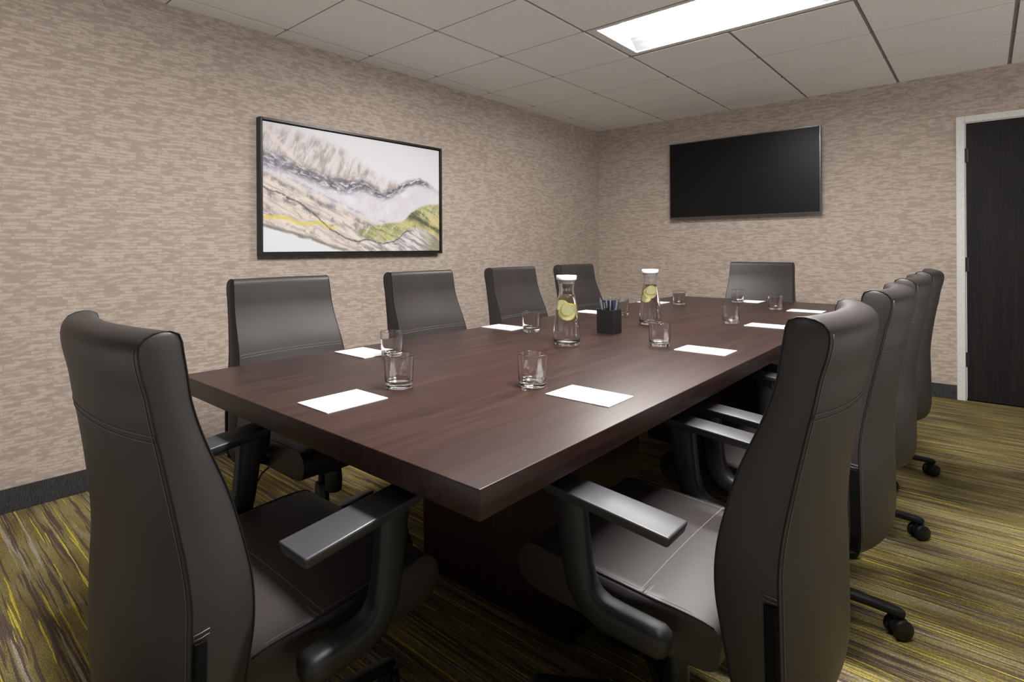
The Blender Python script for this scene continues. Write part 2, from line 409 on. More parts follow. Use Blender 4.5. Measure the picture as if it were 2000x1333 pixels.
# ------------------------------------------------------------------ room shell
def wall(name, x0, x1, y0, y1, z0, z1, mat):
    bm = bmesh.new(); box(bm, x0, x1, y0, y1, z0, z1); return tag(from_bm(name, bm, mat), kind='structure')
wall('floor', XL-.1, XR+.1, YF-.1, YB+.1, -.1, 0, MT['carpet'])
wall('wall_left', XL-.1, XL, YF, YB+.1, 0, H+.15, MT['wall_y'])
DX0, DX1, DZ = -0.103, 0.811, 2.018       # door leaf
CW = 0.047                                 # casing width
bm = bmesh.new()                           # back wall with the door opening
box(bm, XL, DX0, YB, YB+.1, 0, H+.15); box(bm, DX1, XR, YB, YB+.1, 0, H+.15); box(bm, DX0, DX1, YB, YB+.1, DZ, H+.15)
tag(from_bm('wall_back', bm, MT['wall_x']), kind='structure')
# ceiling: tegular tiles hanging below a grid
TROF = [(3, 5, 3), (4, 6, 0)]              # (first column line, last column line, row) of the two luminaires
def in_trof(i, j): return any(a <= i < b and j == r for a, b, r in TROF)
bm = bmesh.new()
for i in range(0, 9):
    for j in range(-5, 8):
        if in_trof(i, j): continue
        x0, x1 = GX+i*T+.010, GX+(i+1)*T-.010; y0, y1 = GY+j*T+.0052, GY+(j+1)*T-.0052
        x0, x1 = max(x0, XL+.002), min(x1, XR-.002); y0, y1 = max(y0, YF+.002), min(y1, YB-.002)
        if x1-x0 < .02 or y1-y0 < .02: continue
        box(bm, x0, x1, y0, y1, H, H+.02)
ceil = tag(from_bm('ceiling', bm, MT['tile']), kind='structure')
bm = bmesh.new()
for i in range(0, 10):
    x = GX+i*T
    if XL < x < XR:
        segs = [(YF, YB)]
        for a, b, r in TROF:
            if a < i < b:
                segs = [s for (p, q) in segs for s in ((p, GY+r*T), (GY+(r+1)*T, q))]
        for p, q in segs: box(bm, x-.012, x+.012, p, q, H+.008, H+.03)
for j in range(-5, 9):
    y = GY+j*T
    if YF < y < YB: box(bm, XL, XR, y-.012, y+.012, H+.002, H+.028)
grid = from_bm('trim_1', bm, MT['tee'], smooth=False); tag(grid, kind='structure')
bm = bmesh.new()                           # closed plenum above the grid so no light leaks
box(bm, XL-.1, XR+.1, YF-.1, YB+.1, H+.15, H+.2)
tag(from_bm('trim_2', bm, MT['tee']), kind='structure')
# baseboards
def board(name, x0, x1, y0, y1): 
    bm = bmesh.new(); box(bm, x0, x1, y0, y1, 0, .104, .0025, 2); tag(from_bm(name, bm, MT['base']), kind='structure')
board('baseboard_left', XL, XL+.008, YF, YB)
bm = bmesh.new(); box(bm, XL+.008, DX0-CW, YB-.008, YB, 0, .104, .0025, 2); box(bm, DX1+CW, XR-.008, YB-.008, YB, 0, .104, .0025, 2)
tag(from_bm('baseboard_back', bm, MT['base']), kind='structure')
# door with casing
door = tag(empty('door_1', (DX0, YB, 0)), kind='structure')
bm = bmesh.new(); W_ = DX1-DX0
for a in ((-CW, 0), (W_, W_+CW)): box(bm, a[0], a[1], -.014, 0.0, 0, DZ+CW, .003, 2)
box(bm, 0, W_, -.014, 0.0, DZ, DZ+CW, .003, 2)
box(bm, 0, .006, 0, .1, 0, DZ); box(bm, W_-.006, W_, 0, .1, 0, DZ); box(bm, 0.006, W_-.006, 0, .1, DZ-.006, DZ)
from_bm('door_casing', bm, MT['casing'], door)
bm = bmesh.new(); box(bm, .008, W_-.008, .004, .046, .010, DZ-.008, .0015, 1); from_bm('door_leaf', bm, MT['door'], door)
for hz in (.30, .99, 1.78):
    bm = bmesh.new()
    lathe(bm, [(0,-.052),(.0065,-.052),(.0065,.052),(0,.052)], 12, .004, -.004, hz)
    box(bm, .006, .020, -.0045, .003, hz-.048, hz+.048)
    tag(from_bm('hinge', bm, MT['plastic'], door, True, 40), 'black door hinge')
# ------------------------------------------------------------------ ceiling luminaires
def luminaire(a, b, r, label, lens):
    x0, x1 = GX+a*T+.006, GX+b*T-.006; y0, y1 = GY+r*T+.006, GY+(r+1)*T-.006
    cx, cy = (x0+x1)/2, (y0+y1)/2
    root = tag(empty('ceiling_light', (cx, cy, H)), label, 'ceiling light', 'recessed luminaires in the tile grid')
    hx, hy = (x1-x0)/2, (y1-y0)/2; ox, oy = hx-.055, hy-.045
    bm = bmesh.new()
    z0, z1 = .004, .012
    box(bm, -hx, -ox, -hy, hy, z0, z1, .001, 1); box(bm, ox, hx, -hy, hy, z0, z1, .001, 1)
    box(bm, -ox, ox, -hy, -oy, z0, z1, .001, 1); box(bm, -ox, ox, oy, hy, z0, z1, .001, 1)
    from_bm('frame', bm, MT['lamp_frame'], root)
    bm = bmesh.new()       # curved reflector pan
    n = 14; rows = []
    for k in range(n+1):
        t = k/n*2-1; y = t*oy; z = .012 + .085*(1-abs(t)**3)
        rows.append((bm.verts.new((-ox, y, z)), bm.verts.new((ox, y, z))))
    for p, q in zip(rows, rows[1:]): bm.faces.new((p[0], p[1], q[1], q[0]))
    for e in (0, 1):
        low = [bm.verts.new((-ox if e == 0 else ox, rows[k][0].co.y, .012)) for k in range(n+1)]
        for k in range(n): bm.faces.new((low[k], low[k+1], rows[k+1][e], rows[k][e]))
    from_bm('reflector', bm, MT['reflector'], root)
    bm = bmesh.new()       # glowing rounded diffuser
    R, L = .092, ox-.05; prof = []
    for k in range(17):
        th = math.pi*k/16; prof.append((-R*math.cos(th), .092-.076*math.sin(th)))
    xs = [-L, -L+.012, -L+.03, L-.03, L-.012, L]; sc_ = [.80, .95, 1, 1, .95, .80]
    rings = [[bm.verts.new((x, p*s, .092-(.092-z)*s)) for p, z in prof] for x, s in zip(xs, sc_)]
    for p, q in zip(rings, rings[1:]):
        for k in range(16): bm.faces.new((p[k], p[k+1], q[k+1], q[k]))
    bm.faces.new(rings[0]); bm.faces.new(rings[-1])
    tag(from_bm('diffuser', bm, MT[lens], root, True, 50), 'glowing white rounded diffuser')
    bm = bmesh.new(); box(bm, -hx, hx, -hy, hy, .10, .12); 
    box(bm, -hx, -hx+.003, -hy, hy, .012, .10); box(bm, hx-.003, hx, -hy, hy, .012, .10); box(bm, -hx, hx, -hy, -hy+.003, .012, .10); box(bm, -hx, hx, hy-.003, hy, .012, .10)
    from_bm('housing', bm, MT['reflector'], root)
    return root
luminaire(*TROF[0], 'recessed ceiling light with glowing rounded diffuser above the far half of the table', 'lens')
luminaire(*TROF[1], 'recessed ceiling light over the near end of the table, beyond the top of the photo', 'lens_near')

# ------------------------------------------------------------------ conference table
table = tag(empty('conference_table', ((TX0+TX1)/2, (TY0+TY1)/2, 0)), 'long dark mahogany conference table with a thick square-edged top', 'table')
hw, hl = (TX1-TX0)/2, (TY1-TY0)/2
bm = bmesh.new(); box(bm, -hw, hw, -hl, hl, TZ-.051, TZ, .0022, 3); from_bm('tabletop', bm, MT['wood'], table, True, 40)
for sgn in (-1, 1):
    bm = bmesh.new()
    box(bm, -.297, .297, 0 if sgn < 0 else -.45, .45 if sgn < 0 else 0, 0.0, TZ-.051, .002, 1)
    from_bm('pedestal', bm, MT['wood_v'], table, loc=(0, sgn*(hl-.71), 0))
bm = bmesh.new(); box(bm, -.02, .02, -(hl-1.17), hl-1.17, .33, TZ-.051, .002, 1); from_bm('modesty_panel', bm, MT['wood_v'], table)

# ------------------------------------------------------------------ office chair (faces +X, origin on the floor under the column)
FR = [(.318,-.225),(.345,-.207),(.393,-.192),(.461,-.180),(.534,-.168),(.601,-.168),(.671,-.180),(.747,-.200),(.841,-.237),(.897,-.254),(.938,-.260),(.977,-.266),(.997,-.269),(1.005,-.274),(1.008,-.281),(1.0085,-.296)]
RE = [(.318,-.236),(.326,-.258),(.36,-.266),(.433,-.266),(.551,-.264),(.597,-.263),(.657,-.268),(.735,-.281),(.823,-.298),(.871,-.308),(.914,-.316),(.948,-.325),(.973,-.329),(.988,-.328),(.999,-.321),(1.0055,-.310),(1.0085,-.296)]
WD = [(.318,.236),(.36,.246),(.50,.250),(.60,.246),(.72,.231),(.85,.221),(.96,.216),(1.00,.214),(1.02,.211)]
CF = [(.318,.010),(.50,.016),(.60,.022),(.72,.030),(1.02,.030)]
CR = [(.318,.045),(.60,.045),(.80,.036),(1.02,.030)]
def lev(pts, n):
    """n+1 points spread by arc length along the (z, L) polyline, smoothed"""
    fine = []
    z0, z1 = pts[0][0], pts[-1][0]
    N = 4000
    for i in range(N+1):
        z = z0+(z1-z0)*i/N
        fine.append((z, interp(z, pts)))
    d = [0]
    for a, b in zip(fine, fine[1:]): d.append(d[-1]+math.hypot(a[0]-b[0], a[1]-b[1]))
    out = []; j = 0
    for k in range(n+1):
        t = d[-1]*k/n
        while j < N and d[j+1] < t: j += 1
        out.append(fine[min(j+1, N)] if k else fine[0])
    out[-1] = fine[-1]
    return out
NL = 56; fl, rl = lev(FR, NL), lev(RE, NL)
def back_front(s, z, L=None):
    if L is None: L = interp(z, FR)
    return Vector((L-interp(z, CF)*(1-s*s), s*interp(z, WD), z))
def back_rear(s, z, L=None):
    if L is None: L = interp(z, RE)
    return Vector((L-interp(z, CR)*(1-abs(s)**2.4), s*interp(z, WD), z))
def build_backrest(root):
    bm = bmesh.new(); NS = 20
    loop = [('f', z, L) for z, L in fl] + [('r', z, L) for z, L in reversed(rl[:-1])]
    loop = loop[:-1] + [loop[-1]]
    grid_ = []
    for kind, z, L in loop:
        row = []
        for i in range(NS+1):
            s = i/NS*2-1
            p = back_front(s, z, L) if kind == 'f' else back_rear(s, z, L)
            # blend over the crown so the front and rear bulges meet
            row.append(bm.verts.new(p))
        grid_.append(row)
    m = len(grid_)
    for j in range(m):
        a, b = grid_[j], grid_[(j+1) % m]
        for i in range(NS): bm.faces.new((a[i], a[i+1], b[i+1], b[i]))
    # side panels, slightly pillowed
    NC = 5
    for e, sg in ((0, -1), (NS, 1)):
        fv = [grid_[k][e] for k in range(NL+1)]
        rv = [grid_[(2*NL-k) % m][e] if k < NL else fv[NL] for k in range(NL+1)]
        prev = None
        for k in range(NL+1):
            a, b = fv[k], rv[k]
            row = [a]
            for q in range(1, NC):
                t = q/NC; p = a.co.lerp(b.co, t); p.y += sg*.006*math.sin(math.pi*t)*min(1, min(k, NL-k)/4)
                row.append(a if a is b else bm.verts.new(p))
            row.append(b)
            if prev:
                for q in range(NC):
                    vs = []
                    for v in (prev[q], prev[q+1], row[q+1], row[q]):
                        if v not in vs: vs.append(v)
                    if len(vs) > 2:
                        try: bm.faces.new(vs)
                        except ValueError: pass
            prev = row
    bmesh.ops.remove_doubles(bm, verts=bm.verts, dist=1e-5)
    back = from_bm('backrest', bm, MT['leather'], root, True, 48)
    bm = bmesh.new()
    for sg in (-1, 1):
        bm = bmesh.new()
        pts = [back_front(sg, z, L)+Vector((.0, sg*.0005, 0)) for z, L in fl] + [back_rear(sg, z, L)+Vector((0, sg*.0005, 0)) for z, L in reversed(rl[:-1])]
        sweep(bm, pts[:-1], .0015, None, 6, closed=True, up=Vector((0,1,0)))
        tag(from_bm('piping', bm, MT['piping'], back, True), 'black piping along a side seam')
    def seam(fn, z, off, lab):
        pts = []
        for i in range(25):
            s = (i/24*2-1)*.985
            p = fn(s, z); p.x += off; pts.append(p)
        for i in range(24, -1, -1):
            s = (i/24*2-1)*.985
            p = fn(s, z+.010); p.x += off; pts.append(p)
        bm = bmesh.new(); sweep(bm, pts, .0008, None, 5, closed=True)
        tag(from_bm('stitching', bm, MT['stitch'], back, True), lab)
    seam(back_rear, .845, -.0006, 'pale double stitching across the back')
    seam(back_front, .715, .0006, 'pale double stitching across the front')
    for sg in (-1, 1):
        bm = bmesh.new()
        pts = []
        for k in range(44):
            z = .36+(.985-.36)*k/43; s = sg*(1-.009/interp(z, WD)); p = back_rear(s, z); p.x -= .0007; pts.append(p)
        sweep(bm, pts, .0006, None, 5)
        tag(from_bm('stitching', bm, MT['stitch'], back, True), 'pale stitching beside the rear piping')
        bm = bmesh.new()
        Lz = lambda z, d: Vector((interp(z, RE)+d, sg*(interp(z, WD)+.0025+min(d, .02)*.12), z))
        sweep(bm, [Lz(.553, .002), Lz(.5535, .013), Lz(.556, .024), Lz(.563, .024), Lz(.561, .013), Lz(.560, .002)], .0008, None, 5, closed=True)
        tag(from_bm('stitching', bm, MT['stitch'], back, True), 'pale tack stitches above the slot')
    for sg in (-1, 1):
        bm = bmesh.new()
        pts = [Vector((interp(z, RE)+.0115, sg*(interp(z, WD)+.003), z)) for z in (.335, .38, .43, .48, .52, .548)]
        sweep(bm, pts, .0095, .0045, 8, 6, up=Vector((0, 1, 0)))
        tag(from_bm('support_bar', bm, MT['matt_black'], back, False), 'black upright set into the side panel')
    return back
def build_seat(root):
    prof = [(-.165,.395),(-.165,.440),(-.150,.455),(-.11,.462),(-.05,.466),(.05,.470),(.15,.474),(.205,.474),(.235,.468),(.254,.452),(.262,.430),(.260,.408),(.248,.388),(.225,.376),(.15,.372),(0,.370),(-.12,.370),(-.155,.376)]
    # resample closed profile
    pts = []
    n = len(prof)
    for i in range(n):
        p0, p1, p2, p3 = prof[i-1], prof[i], prof[(i+1) % n], prof[(i+2) % n]
        for q in range(3):
            t = q/3
            pts.append(tuple(.5*((2*p1[k])+(-p0[k]+p2[k])*t+(2*p0[k]-5*p1[k]+4*p2[k]-p3[k])*t*t+(-p0[k]+3*p1[k]-3*p2[k]+p3[k])*t**3) for k in (0, 1)))
    bm = bmesh.new(); NS = 18; HW = .236
    def W(L): return HW*(1-.05*max(0, (-L-.05)/.12)) if L < -.05 else HW
    def crown(L, z, s):
        c = (1-s**2)
        if z > .42:
            pinch = math.exp(-((L+.03)/.012)**2)*.0025*(1-s**8)
            return .007*c*(1 if L < .2 else max(0, 1-(L-.2)/.06)) - pinch
        return 0
    grid_ = []
    for L, z in pts:
        grid_.append([bm.verts.new((L, (i/NS*2-1)*W(L), z+crown(L, z, i/NS*2-1))) for i in range(NS+1)])
    m = len(grid_)
    for j in range(m):
        a, b = grid_[j], grid_[(j+1) % m]
        for i in range(NS): bm.faces.new((a[i], a[i+1], b[i+1], b[i]))
    cen = (.045, .42)
    for e, sg in ((0, -1), (NS, 1)):
        prev = [grid_[j][e] for j in range(m)]
        for lvl, bul in ((.86, .006), (.6, .009), (.3, .010)):
            ring = []
            for j in range(m):
                c = grid_[j][e].co
                ring.append(bm.verts.new((cen[0]+(c.x-cen[0])*lvl, c.y+sg*bul, cen[1]+(c.z-cen[1])*lvl)))
            for j in range(m): bm.faces.new((prev[j], prev[(j+1) % m], ring[(j+1) % m], ring[j]))
            prev = ring
        bm.faces.new(prev)
    seat = from_bm('seat', bm, MT['leather'], root, True, 50)
    path = [p for p in pts[5:38]]
    for sg in (-1, 1):
        bm = bmesh.new()
        sweep(bm, [Vector((L, sg*(W(L)+.0005), z)) for L, z in path], .0016, None, 6, up=Vector((0,1,0)))
        tag(from_bm('piping', bm, MT['piping'], seat, True), 'black piping along a side edge')
    topz = lambda L: interp(L, [(-.150,.455),(-.11,.462),(-.05,.466),(.05,.470),(.15,.474),(.205,.474),(.235,.468)])
    bm = bmesh.new()
    lp = [(-.0365, k/12-1) for k in range(25)] + [(-.0235, 1-k/12) for k in range(25)]
    sweep(bm, [Vector((x, s*W(-.03)*.985, topz(x)+crown(x, .47, s)+.0004)) for x, s in lp], .0008, None, 5, closed=True)
    tag(from_bm('stitching', bm, MT['stitch'], seat, True), 'pale double stitching across the seat')
    for sg in (-1, 1):
        bm = bmesh.new(); s = sg*.965
        sweep(bm, [Vector((L, s*W(L), topz(L)+crown(L, .47, s)+.0003)) for L in [-.14+.37*k/24 for k in range(25)]], .0006, None, 5)
        tag(from_bm('stitching', bm, MT['stitch'], seat, True), 'pale stitching beside the seat piping')
    bm = bmesh.new(); sweep(bm, [Vector((-.03, s*W(-.03)*.99, topz(-.03)+crown(-.03, .47, s)+.0002)) for s in [k/12-1 for k in range(25)]], .0011, None, 5)
    tag(from_bm('centre_seam', bm, MT['piping'], seat, True), 'dark seam across the seat')
    return seat
def build_arm(root, sg):
    y0 = sg*.287
    cl = [(.098,.640),(.093,.60),(.086,.55),(.080,.505),(.070,.467),(.050,.441),(.020,.430),(-.020,.428),(-.060,.427),(-.088,.427),(-.098,.427),(-.103,.427)]
    ws = [.019,.019,.020,.021,.022,.024,.026,.026,.026,.026,.022,.012]
    hs = [.036,.033,.031,.030,.031,.031,.028,.027,.027,.026,.020,.010]
    ys = [0,0,0,0,0,0,0,0,0,0,0,0]
    bm = bmesh.new()
    sweep(bm, [Vector((L, y0-sg*.004, z)) for L, z in cl], hs, ws, 16, 3.2, up=Vector((0,1,0)))
    # link under the seat
    sweep(bm, [Vector((.03, y0, .412)), Vector((.03, sg*.20, .372)), Vector((.03, sg*.08, .356))], [.03,.03,.03], [.010,.009,.008], 8, 4)
    arm = from_bm('armrest', bm, MT['plastic'], root, True, 50)
    bm = bmesh.new()     # pad: a gently sloping slab, lower at the back
    n = 9
    secs = []
    for k in range(n):
        t = k/(n-1); L = -.122+.262*t
        secs.append(L)
    hwid = lambda L: .043-.004*max(0, (L-.05)/.09)
    r = bmesh.ops.create_cube(bm, size=1)
    for v in r['verts']:
        L = -.122 if v.co.x < 0 else .142
        top = v.co.z > 0
        if not top: L = -.116 if v.co.x < 0 else .134
        wv_ = (hwid(L)-(0 if top else .006))*(1 if v.co.y > 0 else -1)
        z = .6485+.09*L + (0.0 if top else -.022)
        v.co = Vector((L, y0+wv_, z))
    bmesh.ops.bevel(bm, geom=list(bm.edges), offset=.0045, segments=3, affect='EDGES', profile=.5)
    tag(from_bm('arm_pad', bm, MT['pad'], arm, True, 40), 'flat black arm pad')
    return arm
def build_chair():
    root = empty('office_chair')
    build_backrest(root); build_seat(root)
    for sg in (-1, 1): build_arm(root, sg)
    bm = bmesh.new()
    box(bm, -.13, .13, -.085, .085, .320, .372, .012, 2)
    sweep(bm, [Vector((-.10, 0, .345)), Vector((-.20, 0, .335)), Vector((-.255, 0, .36)), Vector((-.268, 0, .42))], [.035]*4, [.010]*4, 8, 4)
    mech = from_bm('tilt_mechanism', bm, MT['plastic'], root, True, 40)
    bm = bmesh.new(); lathe(bm, [(0,-.078),(.026,-.078),(.030,-.074),(.0315,-.03),(.029,0),(0,0)], 20, .105, -.02, .322)
    from_bm('tension_knob', bm, MT['plastic'], mech, True, 40)
    bm = bmesh.new()
    sweep(bm, [Vector((-.06, -.06, .345)), Vector((-.065, -.17, .335)), Vector((-.075, -.205, .310)), Vector((-.085, -.215, .285)), Vector((-.105,-.225,.268)), Vector((-.135, -.235, .262))], .0035, None, 8)
    sweep(bm, [Vector((-.13, -.233, .262)), Vector((-.165, -.247, .258)), Vector((-.19,-.256,.256))], [.008,.009,.008], [.006,.007,.006], 8)
    from_bm('lever', bm, MT['plastic'], mech, True, 50)
    bm = bmesh.new()
    lathe(bm, [(0,.075),(.027,.075),(.027,.235),(.024,.240),(.0145,.242),(.0145,.325),(0,.325)], 24)
    from_bm('gas_column', bm, MT['steel'], root, True, 40)
    bm = bmesh.new(); lathe(bm, [(0,.062),(.040,.062),(.048,.075),(.046,.108),(.036,.118),(.028,.120),(0,.120)], 28)
    from_bm('base_hub', bm, MT['plastic'], root, True, 40)
    for k in range(5):
        bm = bmesh.new()
        pts = [Vector((.030,0,.094)), Vector((.09,0,.093)), Vector((.17,0,.088)), Vector((.25,0,.080)), Vector((.30,0,.074)), Vector((.325,0,.070)), Vector((.333,0,.068))]
        sweep(bm, pts, [.026,.024,.021,.018,.0165,.015,.010], [.017,.016,.014,.012,.012,.011,.007], 12, 3.5)
        lathe(bm, [(0,.0),(.011,.0),(.011,.02),(0,.02)], 12, .312, 0, .050)
        leg = from_bm('leg', bm, MT['plastic'], root, True, 45)
        bm = bmesh.new()
        for sy in (-1, 1):
            c = bmesh.new()
            lathe(c, [(0,0),(.018,0),(.022,.003),(.0275,.004),(.029,.008),(.029,.014),(.0265,.018),(0,.018)], 24)
            me = bpy.data.meshes.new('tmp'); bmesh.ops.transform(c, matrix=Matrix.Translation((0, sy*.0265, 0)) @ Matrix.Rotation(math.radians(90*sy), 4, 'X'), verts=c.verts)
            c.to_mesh(me); c.free(); bm.from_mesh(me); bpy.data.meshes.remove(me)
        c = bmesh.new()     # hood between the wheels
        pr = [(-.022,-.006),(-.024,.012),(-.012,.028),(.008,.031),(.022,.020),(.026,.002),(.010,-.004)]
        a = [c.verts.new((x, -.0075, z)) for x, z in pr]; b = [c.verts.new((x, .0075, z)) for x, z in pr]
        c.faces.new(a); c.faces.new(b)
        for i in range(len(pr)): j = (i+1) % len(pr); c.faces.new((a[i], a[j], b[j], b[i]))
        me = bpy.data.meshes.new('tmp'); c.to_mesh(me); c.free(); bm.from_mesh(me); bpy.data.meshes.remove(me)
        cs = from_bm('caster', bm, MT['plastic'], leg, True, 40)
        cs.location = (.318, 0, .0292); cs.rotation_euler = (0, 0, math.radians((40, 130, -60, 200, 95)[k]))
        leg.rotation_euler = (0, 0, math.radians(72*k))
    return root
PI = math.pi
chairs = [
 (-1.100, .590, 90.3, 90, 'grey-brown leather office chair at the near end of the table, its back to the camera', 'chairs at the table ends'),
 (-.504, 1.247, 180, 204, 'grey-brown leather office chair on the door side, nearest the camera', 'office chairs along the door side'),
 (-.500, 2.000, 180, 7, 'grey-brown leather office chair on the door side, directly behind the nearest one', 'office chairs along the door side'),
 (-.503, 2.735, 180, 8, 'grey-brown leather office chair on the door side, third one away from the camera', 'office chairs along the door side'),
 (-.500, 3.500, 180, 16, 'grey-brown leather office chair on the door side, furthest and closest to the door', 'office chairs along the door side'),
 (-1.835, 1.195, 0, 180, 'leather office chair on the picture side, nearest the camera, left of the framed artwork', 'office chairs along the picture side'),
 (-1.835, 1.985, 0, 160, 'leather office chair on the picture side, directly below the right half of the artwork', 'office chairs along the picture side'),
 (-1.835, 2.755, 0, 150, 'leather office chair on the picture side, third from the camera, behind the near carafe glass', 'office chairs along the picture side'),
 (-1.835, 3.490, 0, 140, 'leather office chair on the picture side, furthest, nearest the room corner', 'office chairs along the picture side'),
 (-1.245, 4.440, -90, 30, 'leather office chair at the far end of the table, under the television', 'chairs at the table ends'),
]
proto = build_chair()
roots = [proto] + [copy_tree(proto) for _ in chairs[1:]]
for i, (x, y, rz, leg0, lab, grp) in enumerate(chairs):
    o = roots[i]
    o.location = (x, y, 0); o.rotation_euler = (0, 0, math.radians(rz))
    tag(o, lab, 'chair', grp)
    if i == 0:        # this backrest is set a little more upright
        bk = [k for k in kids(o) if k.name.startswith('backrest')][0]
        th = math.radians(0.7); pv = Vector((-.22, 0, .42))
        bk.rotation_euler = (0, th, 0); bk.location = pv - Matrix.Rotation(th, 3, 'Y') @ pv - Vector((0, 0, .008))
    legs = [k for k in kids(o) if k.name.startswith('leg')]
    for k, l in enumerate(legs): l.rotation_euler = (0, 0, math.radians(leg0-rz+72*k))

# ------------------------------------------------------------------ artwork
PX0, PX1, PZ0, PZ1 = 1.556, 3.028, 1.090, 1.888
art = tag(empty('framed_artwork', (XL, (PX0+PX1)/2, (PZ0+PZ1)/2)), 'black-framed abstract painting of flowing grey, lilac and green strata on the left wall', 'picture')
hw_, hh_ = (PX1-PX0)/2, (PZ1-PZ0)/2; fw = .014; D = .050
bm = bmesh.new()
box(bm, .002, D, -hw_, -hw_+fw, -hh_, hh_, .0012, 1); box(bm, .002, D, hw_-fw, hw_, -hh_, hh_, .0012, 1)
box(bm, .002, D, -hw_+fw, hw_-fw, -hh_, -hh_+fw, .0012, 1); box(bm, .002, D, -hw_+fw, hw_-fw, hh_-fw, hh_, .0012, 1)
box(bm, .002, .010, -hw_+fw, hw_-fw, -hh_+fw, hh_-fw)
from_bm('frame', bm, MT['frame'], art)
bm = bmesh.new(); box(bm, .012, D-.012, -hw_+fw+.006, hw_-fw-.006, -hh_+fw+.006, hh_-fw-.006, .002, 1); from_bm('canvas', bm, MT['art'], art)

# ------------------------------------------------------------------ television
tvx0, tvx1, tvz0, tvz1 = -2.231, -.977, 1.404, 2.128
tv = tag(empty('television', ((tvx0+tvx1)/2, YB, (tvz0+tvz1)/2)), 'large black flat-screen television mounted on the far wall, switched off', 'television')
a_, b_ = (tvx1-tvx0)/2, (tvz1-tvz0)/2
bm = bmesh.new(); box(bm, -a_, a_, -.082, -.050, -b_, b_, .003, 2); box(bm, -a_*.7, a_*.7, -.050, -.035, -b_*.75, b_*.6, .008, 2); from_bm('cabinet', bm, MT['tv_frame'], tv)
bm = bmesh.new(); w_ = .007
box(bm, -a_, -a_+w_, -.0845, -.0815, -b_, b_); box(bm, a_-w_, a_, -.0845, -.0815, -b_, b_); box(bm, -a_+w_, a_-w_, -.0845, -.0815, b_-w_, b_); box(bm, -a_+w_, a_-w_, -.0845, -.0815, -b_, -b_+w_*1.6)
from_bm('bezel', bm, MT['tv_trim'], tv)
bm = bmesh.new(); box(bm, -a_+w_, a_-w_, -.0832, -.0812, -b_+w_*1.6, b_-w_); from_bm('screen', bm, MT['screen'], tv)
bm = bmesh.new(); box(bm, -.25, .25, -.035, 0, -.2, .2); from_bm('wall_mount', bm, MT['steel'], tv)

# ------------------------------------------------------------------ things on the table
def make_tumbler():
    bm = bmesh.new()
    prof = [(0,.0012),(.030,.0008),(.0345,0),(.0365,.002),(.0372,.006),(.0374,.010),(.03993,.0862),(.0400,.0875),(.0395,.0882),(.0389,.0875),(.0388,.0862),(.0359,.022),(.0352,.0185),(.0335,.0155),(.026,.0125),(.012,.0110),(0,.0107)]
    lathe(bm, prof, 48); return from_bm('tumbler', bm, MT['glass'], None, True)
glasses = [(-1.148,.990,'short clear glass tumbler beside the white notepad at the near end of the table'),
 (-1.492,1.256,'clear glass tumbler just behind the nearest one, beside the first notepad on the picture side'),
 (-.891,1.243,'clear glass tumbler left of the nearest notepad on the door side'),
 (-1.477,2.054,'clear glass tumbler left of the near carafe, in front of the third picture-side chair'),
 (-.897,2.074,'clear glass tumbler beside the second notepad on the door side'),
 (-.905,2.920,'clear glass tumbler beside the third notepad on the door side'),
 (-1.459,3.680,'clear glass tumbler right of the far carafe, at the far picture-side corner'),
 (-1.216,4.062,'clear glass tumbler in front of the notepad at the far end of the table'),
 (-.910,3.742,'clear glass tumbler beside the furthest notepad on the door side'),
 (-1.463,2.886,'clear glass tumbler peeking out from behind the black pen cup')]
tum = make_tumbler()
for i, (x, y, lab) in enumerate(glasses):
    o = tum if i == 0 else tum.copy()
    if i: C.objects.link(o)
    o.location = (x, y, TZ+.0002); tag(o, lab, 'glass', 'tumblers at the ten places')
notes = [(-1.143,.806,0,'white notepad at the near end of the table, left of the nearest tumbler'),
 (-.724,1.252,1,'white notepad on the door side of the table, nearest the camera'),
 (-1.622,1.232,1,'white notepad on the picture side of the table, nearest the camera'),
 (-1.645,2.075,1,'white notepad on the picture side, second from the camera, left of a tumbler'),
 (-.733,2.085,1,'white notepad on the door side, second from the camera'),
 (-.742,2.930,1,'white notepad on the door side, third from camera, partly behind the nearest chair back'),
 (-1.652,2.915,1,'white notepad on the picture side, third, seen just left of the black pen cup'),
 (-1.645,3.706,1,'white notepad on the picture side, furthest, seen behind the far carafe'),
 (-1.160,4.180,0,'white notepad at the far end of the table, before the chair under the television'),
 (-.752,3.752,1,'white notepad on the door side, furthest from the camera')]
def make_note():
    bm = bmesh.new(); box(bm, -.088, .088, -.064, .064, 0, .0022); return from_bm('notepad', bm, MT['paper'])
npad = make_note()
for i, (x, y, k, lab) in enumerate(notes):
    o = npad if i == 0 else npad.copy()
    if i: C.objects.link(o)
    o.location = (x, y, TZ+.0002); o.rotation_euler = (0, 0, 0 if k else PI/2); tag(o, lab, 'notepad', 'notepads at the ten places')
